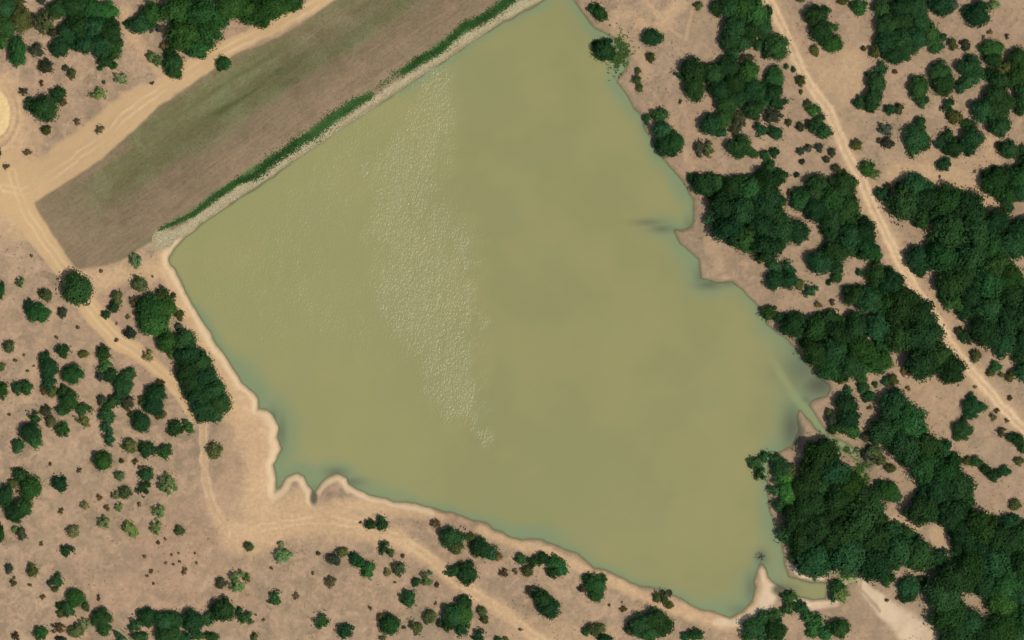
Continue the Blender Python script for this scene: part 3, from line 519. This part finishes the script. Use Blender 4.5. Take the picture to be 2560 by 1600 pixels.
HOLES = [[(2388,610),(2402,590),(2418,620),(2392,630)], [(2445,725),(2465,732),(2450,755)], [(2400,1488),(2455,1482),(2482,1522),(2465,1540),(2430,1530)]]

REGIONS = [   # first box (x0 y0 x1 y1) that holds the base
 ('in the top left corner thicket', 0,0,310,150), ('left of the dam road grove', 310,0,400,100), ('in the grove by the dam road', 400,0,760,140),
 ('just below the top left thicket', 0,85,215,215), ('beside the road above the dam', 215,85,640,420), ('beside the round sandy pad', 0,195,215,520),
 ('where the dam meets the left shore', 300,610,400,745), ('in the copse on the left shore', 300,690,470,840), ('around the lone round tree', 0,640,300,800),
 ('in the long left shore copse', 385,810,600,1075), ('along the sandy road on the left', 215,760,390,900),
 ('at the left edge below the road', 0,800,100,1030), ('in the clump left of the copse', 100,860,240,1110), ('among trees left of the copse', 0,1030,240,1100),
 ('in the upright row left of the copse', 230,840,360,1140), ('between the upright row and the copse', 330,900,500,1110), ('beside the thin pale trail', 230,1070,440,1170),
 ('in the scrub below the upright row', 230,1140,460,1420), ('at the lower left edge', 0,1130,120,1350), ('on the open flat at lower left', 100,1100,560,1480),
 ('near the left edge at the bottom', 0,1350,130,1620), ('in the clumps at the bottom left', 130,1440,300,1620), ('in the dark hedge at the bottom', 280,1470,570,1620),
 ('by the pale path end at bottom', 530,1330,700,1620), ('on the rise below bottom shore', 640,1280,900,1430), ('in the lower bare field', 640,1430,940,1620),
 ('beside the curving bottom path', 900,1280,1090,1480), ('in the group on the bottom shore', 1075,1290,1270,1480), ('below the curving path', 940,1470,1280,1620),
 ('in the hedge on the bottom shore', 1280,1360,1430,1450), ('below the bottom shore', 1280,1440,1540,1620), ('in the large clump at bottom centre', 1530,1450,1700,1620),
 ('left of the reservoir tip', 1680,1520,1800,1620), ('below the reservoir tip', 1800,1440,2120,1620), ('beside the small green pool', 2060,1440,2110,1520),
 ('overhanging water at lower right', 1850,1120,1999,1300), ('on the top right shore', 1440,0,1680,260), ('in the clump on the right shore', 1590,260,1720,400),
 ('atop the right thicket', 1680,0,1930,150), ('amid the right thicket', 1680,150,1925,280), ('below the right thicket', 1690,280,1925,400),
 ('against the track at the top right', 1915,0,2065,140), ('left of the upper track', 1915,140,2110,470), ('in the block by upper track', 2000,0,2160,140),
 ('in the large top right thicket', 2120,0,2400,165), ('in the top right thicket tail', 2120,160,2230,300), ('right of the upper track', 2060,160,2330,470),
 ('near the top right corner', 2380,0,2560,130), ('in the top right corner row', 2260,90,2560,215), ('in the upper right clumps', 2300,120,2470,250),
 ('in the upper right edge thicket', 2430,120,2560,420), ('in the clumps above the forked path', 2280,230,2460,440), ('beside the track bend', 2090,400,2290,520),
 ('in the clearing behind the sand spit', 1915,640,2140,800), ('in the copse by the narrow inlet', 2060,930,2190,1110), ('around the narrow inlet', 2140,1060,2330,1260),
 ('right of the lower track', 2380,800,2560,950), ('in the clearing by lower track', 2230,870,2560,1130), ('edging the lower right wood', 2170,900,2560,1330),
 ('beside the sandy wash', 2180,1400,2330,1520)]

def region(px, py):
    for r in REGIONS:
        if r[1] <= px < r[3] and r[2] <= py < r[4]: return r[0]
    return 'on the open ground'
items = []           # px, py, rx, ry, rot, tone, stand label/group
K = 640 / 2419.0
for t, s in TREES.items():
    for e in s.replace('\n', '').split(';'):
        p = e.split()
        if len(p) < 5: continue
        x, y, rx, ry = (float(v) for v in p[:4])
        items.append([TILES[t][0] + x * K, TILES[t][1] + y * K, rx * K, ry * K, float(p[5]) if len(p) > 5 else 0.0, p[4], None, None, False])
rr_ = random.Random(11)
placed = [(i[0], i[1], .5 * (i[2] + i[3])) for i in items]
for lab, grp, poly, r0, tones in STANDS:
    xs = [p[0] for p in poly]; ys = [p[1] for p in poly]; mine = []
    for rad_f, tries in ((1.0, 6000), (.72, 4000), (.5, 3000)):
        for k in range(tries):
            px = rr_.uniform(min(xs), max(xs)); py = rr_.uniform(min(ys), max(ys)); r = r0 * rad_f * rr_.uniform(.85, 1.15)
            q = np.array([W(px, py)]); qx, qy = q[:, 0], q[:, 1]
            if any((px - a) ** 2 + (py - b_) ** 2 < ((r + c_) * .60) ** 2 for a, b_, c_ in mine): continue
            if any((px - a) ** 2 + (py - b_) ** 2 < (max(r, c_) * .7) ** 2 for a, b_, c_ in placed): continue
            if not inside(qx, qy, poly)[0] or seg_dist(qx, qy, poly, True)[0] < r * MPP * .58: continue
            if any(sdf(qx, qy, h)[0] < r * MPP * .6 for h in HOLES): continue
            mine.append((px, py, r)); tn = rr_.choice(tones)
            items.append([px, py, r * rr_.uniform(.95, 1.15), r * rr_.uniform(.9, 1.1), rr_.uniform(0, 180), tn, lab, grp, rad_f < .9])
    placed += mine

def noun(i): return 'dry shrub' if i[5] == 'W' else 'tree' if .5 * (i[2] + i[3]) >= 20 else 'shrub'
def kind_of(i): return 'tree' if noun(i) == 'tree' else 'shrub'
rest = []; keepers = []
for kd in ('tree', 'shrub'):
    L = sorted((i for i in items if kind_of(i) == kd and not i[8]), key=lambda i: -i[2] * i[3]); keepers += L[:300]; rest += L[300:]
rest += [i for i in items if i[8]]
items = keepers

# labels: look first, then where it stands, then its rank among its equals
def size_word(i):
    m = .5 * (i[2] + i[3])
    return 'broad' if m >= 33 else 'large' if m >= 26 else 'mid-sized' if m >= 20 else 'small' if m >= 11.5 else 'tiny'
ORD = ['', 'second', 'third', 'fourth', 'fifth', 'sixth', 'seventh', 'eighth', 'ninth', 'tenth', 'eleventh', 'twelfth', 'thirteenth', 'fourteenth', 'fifteenth']
def ranks(L, base, sep=', '):
    L.sort(key=lambda q: (q[0], q[1])); n = len(L)
    for k, i in enumerate(L):
        if n == 1: w_ = ''
        elif n == 2: w_ = sep + ('left', 'right')[k] + ' of two'
        elif k == 0: w_ = sep + 'leftmost'
        elif k == n - 1: w_ = sep + 'rightmost'
        elif k <= (n - 1) // 2: w_ = sep + ORD[k] + ' from left'
        else: w_ = sep + ORD[n - 1 - k] + ' from right'
        i[6] = base + w_
buckets = {}; stands = {}
for i in items:
    if i[6]: stands.setdefault(i[6], []).append(i); continue
    nn = noun(i); tw = TWORD[i[5]] if nn != 'dry shrub' else 'brown'
    shape = 'elongated ' if max(i[2], i[3]) / min(i[2], i[3]) > 1.3 else ''
    buckets.setdefault((size_word(i) + ' ' + shape + tw + ' ' + nn, region(i[0], i[1])), []).append(i)
GRPN = {'tree': 'scrub trees around the reservoir', 'shrub': 'green shrubs around the reservoir', 'dry shrub': 'dry shrubs around the reservoir'}
for (desc, reg), L in buckets.items():
    ranks(L, desc + ' ' + reg)
    for i in L: i[7] = GRPN[noun(i)]
for lab, L in stands.items():
    ys = sorted(i[1] for i in L); nb = max(1, math.ceil(len(L) / 12))
    bands = {1: [''], 2: ['upper part of ', 'lower part of '], 3: ['top third of ', 'middle third of ', 'bottom third of '], 4: ['top quarter of ', 'upper middle of ', 'lower middle of ', 'bottom quarter of ']}[min(nb, 4)]
    nb = len(bands); B = {}
    for i in L: B.setdefault((min(nb - 1, int(nb * (i[1] - ys[0]) / (ys[-1] - ys[0] + 1))), i[5]), []).append(i)
    for (k, tn), M in B.items(): ranks(M, TWORD[tn] + ' tree in ' + bands[k] + lab)

crnd = random.Random(5)
def colour(tone, stand=False):
    r, gg, b_ = lin(*TONE[tone])[:3]; k = GAIN[tone] * crnd.uniform(.7, 1.34) * (.88 if stand else 1); h = crnd.uniform(-.1, .22)
    return (min(r * k * (1 + h), .6), min(gg * k, .6), min(b_ * k * (1 - h), .6), 1.0)
for n_, i in enumerate(items):
    px, py, rx, ry, rot, tone, lab, grp, fill = i
    x, y = W(px, py); m = .5 * (rx + ry) * MPP; z = zat(x, y); nn = noun(i)
    z = max(z, -.3)
    col = colour(tone, grp and grp.startswith('trees')); rz = math.radians(rot)
    flipx = -1 if crnd.random() < .5 else 1
    turn = crnd.choice((0, math.pi))
    sx, sy, sz = rx * MPP * 1.1, ry * MPP * 1.1, m * crnd.uniform(.95, 1.25)
    if nn == 'tree':
        e = bpy.data.objects.new('tree', None); COL.objects.link(e); e.empty_display_size = .5; e.location = (x, y, z); e.rotation_euler = (0, 0, rz + turn)
        tag(e, lab, 'tree', grp)
        c = obj('crown', crnd.choice(OPEN if tone in 'YL' or (tone in 'OK' and crnd.random() < .5) else DENSE), e); c.color = col; c.scale = (sx * flipx, sy, sz)
        k = obj('trunk', crnd.choice(TRUNK), e); k.scale = (m * .9, m * .9, sz)
    elif m >= 1.15:
        e = bpy.data.objects.new('shrub', None); COL.objects.link(e); e.empty_display_size = .3; e.location = (x, y, z); e.rotation_euler = (0, 0, rz + turn)
        tag(e, lab, 'shrub', grp)
        c = obj('crown', crnd.choice(DRY + OPEN if tone == 'W' else OPEN + BUSH[:3] if tone in 'YL' else BUSH), e); c.color = col; c.scale = (sx * flipx, sy, sz)
        k = obj('stem', crnd.choice(TRUNK), e); k.scale = (m * .8, m * .8, sz)
    else:
        c = obj('shrub', crnd.choice(DRY if tone == 'W' else BUSH)); c.location = (x, y, z); c.rotation_euler = (0, 0, rz + turn); c.color = col
        c.scale = (sx, sy, sz); tag(c, lab, 'shrub', grp)
# the smallest ones, past counting: one mesh for the tufts in the open, one for the understorey of the stands
def arr(me):
    v = np.empty(len(me.vertices) * 3, np.float32); me.vertices.foreach_get('co', v); t = np.empty(len(me.vertices), np.float32); me.attributes['tint'].data.foreach_get('value', t)
    return v.reshape(-1, 3), t
def joined(name, lst, protos, lab, cat):
    data = {p.name: arr(p) for p in protos}; V = []; T = []; C3 = []
    for i in lst:
        px, py, rx, ry, rot, tone, _, grp, fill = i; x, y = W(px, py); m = .5 * (rx + ry) * MPP; v, t = data[crnd.choice(protos).name]
        a = crnd.uniform(0, 6.28); ca, sa = math.cos(a), math.sin(a); u = v * np.array([rx * MPP * 1.05, ry * MPP * 1.05, m * .95], np.float32)
        V.append(np.stack([u[:, 0] * ca - u[:, 1] * sa + x, u[:, 0] * sa + u[:, 1] * ca + y, u[:, 2] + max(zat(x, y), -.2)], -1)); T.append(t)
        C3.append(np.tile(np.array(colour(tone, fill)), (len(v), 1)))
    V = np.concatenate(V); me = mesh_np(name, V, np.arange(len(V)).reshape(-1, 4), LEAF2, dict(tint=np.concatenate(T)), False)
    at = me.attributes.new('leafcol', 'FLOAT_COLOR', 'POINT'); at.data.foreach_set('color', np.concatenate(C3).astype(np.float32).ravel())
    tag(obj(name, me), lab, cat, kind='stuff')
opn = [i for i in rest if not i[8]]; fil = [i for i in rest if i[8]]
if opn: joined('low_scrub', opn, BUSH[:3] + DRY[:3], 'tiny scattered scrub tufts on the open ground', 'scrub')
if fil: joined('understorey', fil, BUSH[:4], 'low green growth filling the gaps between the tree crowns', 'undergrowth')

# ------------------------------------------------------------------ dead trees standing in the shallows
for (px, py, r, lab) in [(1904, 1392, 1.5, 'bare dead tree standing in the shallows off the spit at lower right'), (1672, 1486, 1.1, 'leafless grey snag at the water edge above the bottom clump')]:
    x, y = W(px, py); e = bpy.data.objects.new('dead_tree', None); COL.objects.link(e); e.location = (x, y, max(zat(x, y), -.3)); tag(e, lab, 'dead tree', 'dead trees')
    o = obj('trunk', trunk_mesh('dead_trunk', 901 + px, DEAD, 7, 1.3, .95, .09, 5), e); o.scale = (r, r, r)

# ------------------------------------------------------------------ what nobody could count
def blades(name, pts, size, tall, seed, color, tint=None):
    rng = np.random.default_rng(seed); n = len(pts); c = np.array(pts); up = np.tile(np.array([0, 0, .8]), (n, 1))
    c[:, 2] += rng.uniform(.05, tall, n); v = leaves(c, up, size, rng, 1.8)
    me = mesh_np(name, v, np.arange(n * 4).reshape(-1, 4), LEAF, dict(tint=np.repeat(rng.random(n) if tint is None else np.clip(np.asarray(tint) + rng.normal(0, .14, n), 0, 1), 4)), False)
    o = obj(name, me); o.color = color; return o
def on_dam(t, s):
    return a0[0] + t * ex + s * nx, a0[1] + t * ey + s * ny
rng = np.random.default_rng(3); pts = []; gt = []
while len(pts) < 17000:
    t = rng.uniform(22, 140); s = 24.1 + rng.normal(0, np.interp(t, [22, 45, 55, 75, 84, 100, 140], [.3, .45, .85, .8, .6, .6, .8])) - .3 * math.sin(t * .35) + np.interp(t, [40, 52, 72, 82], [0, .6, .6, 0]) + 1.1 * (float(vnoise(np.array([t * .22]), np.array([7.0]), 4)[0]) - .5); d = np.interp(t, [22, 30, 40, 50, 60, 78, 84, 86, 92, 96, 118, 140], [.25, .5, .75, 1, 1, 1, .8, .05, .15, .8, 1, 1])
    if rng.random() > d * (.45 + .55 * float(vnoise(np.array([t * .4]), np.array([s])) [0])): continue
    x, y = on_dam(t, s); pts.append((x, y, zat(x, y))); gt.append(np.interp(t, [22, 44, 52, 60, 68, 80, 95, 140], [.55, .5, .05, .05, .8, .75, .5, .3]) + .5 * (float(vnoise(np.array([t * .5]), np.array([s * .9]), 5)[0]) - .5))
o = blades('bank_grass', pts, .11, .2, 1, lin(52,92,42), gt); o.color = tuple(v * 1.15 for v in lin(54,92,46)[:3]) + (1,)
tag(o, 'strip of lush green grass along the water side of the dam', 'grass', kind='stuff')
# reeds in the little bay, lush grass at the inlet
pts = []
for (mx, my, rx, ry, n) in [(1546,132,22,36,1900), (2152,1190,16,34,2200), (2105,1122,34,12,900), (2075,1110,20,10,400), (2118,1432,26,14,700)]:
    for k in range(n):
        x, y = W(mx + rx * .62 * rng.normal(), my + ry * .62 * rng.normal())
        if vnoise(np.array([x * .8 + 60]), np.array([y * .8 + 60]), 1)[0] < rng.uniform(.3, .7): continue
        pts.append((x, y, max(zat(x, y), -.05)))
o = blades('reeds', pts, .15, .5, 2, (1, 1, 1, 1)); o.color = tuple(v * 1.1 for v in lin(78,104,54)[:3]) + (1,)
tag(o, 'light green reeds in the wet bays and inlet', 'reeds', kind='stuff')
# thin dry grass on the dam and the open ground
pts = []
while len(pts) < 9000:
    t = rng.uniform(5, 140); s = rng.uniform(-2, 22); x, y = on_dam(t, s)
    if abs(x) > 130 or abs(y) > 83: continue
    if rng.random() > (.9 if s < 12 else .25): continue
    if Ddam[np.clip(np.searchsorted(AX, x), 0, NXv - 1), np.clip(np.searchsorted(AY, y), 0, NYv - 1)] > -.7: continue
    pts.append((x, y, zat(x, y)))
o = blades('dam_turf', pts, .06, .12, 4, (1, 1, 1, 1)); o.color = tuple(v * 1.25 for v in lin(108,106,66)[:3]) + (1,)
tag(o, 'thin olive grass on the back of the dam', 'grass', kind='stuff')
pts = []
while len(pts) < 9000:
    x = rng.uniform(-130, 130); y = rng.uniform(-82, 82); i = int((x + 140) / ST) ; d = D[np.clip(np.searchsorted(AX, x), 0, NXv - 1), np.clip(np.searchsorted(AY, y), 0, NYv - 1)]
    if d < 2.5: continue
    ii = np.clip(np.searchsorted(AX, x), 0, NXv - 1); jj = np.clip(np.searchsorted(AY, y), 0, NYv - 1)
    if Ddam[ii, jj] < 1 or road[ii, jj] > .3 or sand[ii, jj] > .4 or trk[ii, jj] > .2: continue
    if vnoise(np.array([x * .15 + 40]), np.array([y * .15 + 40]), 3)[0] < rng.uniform(.35, .75): continue
    for k in range(3): pts.append((x + rng.normal(0, .12), y + rng.normal(0, .12), zat(x, y)))
o = blades('dry_grass', pts, .075, .16, 6, (1, 1, 1, 1)); o.color = tuple(v * 1.2 for v in lin(122,106,74)[:3]) + (1,)
tag(o, 'sparse dry grass tufts on the bare ground', 'grass', kind='stuff')
# stones of the wave wall
cube = np.array([(-1,-1,-1),(1,-1,-1),(1,1,-1),(-1,1,-1),(-.7,-.7,1),(.7,-.7,1),(.7,.7,1),(-.7,.7,1)], float)
cf = np.array([(0,3,2,1),(4,5,6,7),(0,1,5,4),(1,2,6,5),(2,3,7,6),(3,0,4,7)])
vs = []; fs = []; tt = []; n = 0
while n < 3600:
    if rng.random() < .85:
        t = rng.uniform(17, 142); s = rng.uniform(25.1, 27.4); x, y = on_dam(t, s)
        if rng.random() > np.interp(s, [25.0, 25.9, 27, 27.5], [.15, 1, 1, .5]) * (.3 + float(vnoise(np.array([t * .5]), np.array([s * .8]), 2)[0])): continue
    else:
        a = rng.uniform(0, 6.28); r = 2.2 * math.sqrt(rng.random()); gx_, gy_ = W(410, 598); x, y = gx_ + r * math.cos(a) * 1.3, gy_ + r * math.sin(a)
    sz = .07 + .13 * rng.random() ** 2; R = np.array(Euler((rng.normal(0, .4), rng.normal(0, .4), rng.uniform(0, 6.28))).to_matrix())
    z = zat(x, y)
    if z < -.15: continue
    v = (cube * np.array([sz, sz * rng.uniform(.6, 1), sz * rng.uniform(.4, .8)]) + rng.normal(0, sz * .12, (8, 3))) @ R.T + np.array([x, y, z])
    vs.append(v); fs.append(cf + 8 * n); tt.append(np.full(8, rng.random())); n += 1
g = NB('pale_stone'); c = g.mix(g.attr('tint'), lin(184,172,140), lin(146,136,104)); b = g.n('ShaderNodeBsdfPrincipled'); g.l(c, b.inputs['Base Color']); b.inputs['Roughness'].default_value = .9; g.l(b.outputs[0], g.out.inputs[0])
o = obj('riprap_stones', mesh_np('riprap_stones', np.concatenate(vs), np.concatenate(fs), g.m, dict(tint=np.concatenate(tt)), False))
tag(o, 'pale loose stones lining the water edge of the dam', 'stones', kind='stuff')
print('plants', len(items), len(rest), len(opn), len(fil), {k: sum(1 for i in items if noun(i) == k) for k in ('tree', 'shrub', 'dry shrub')})
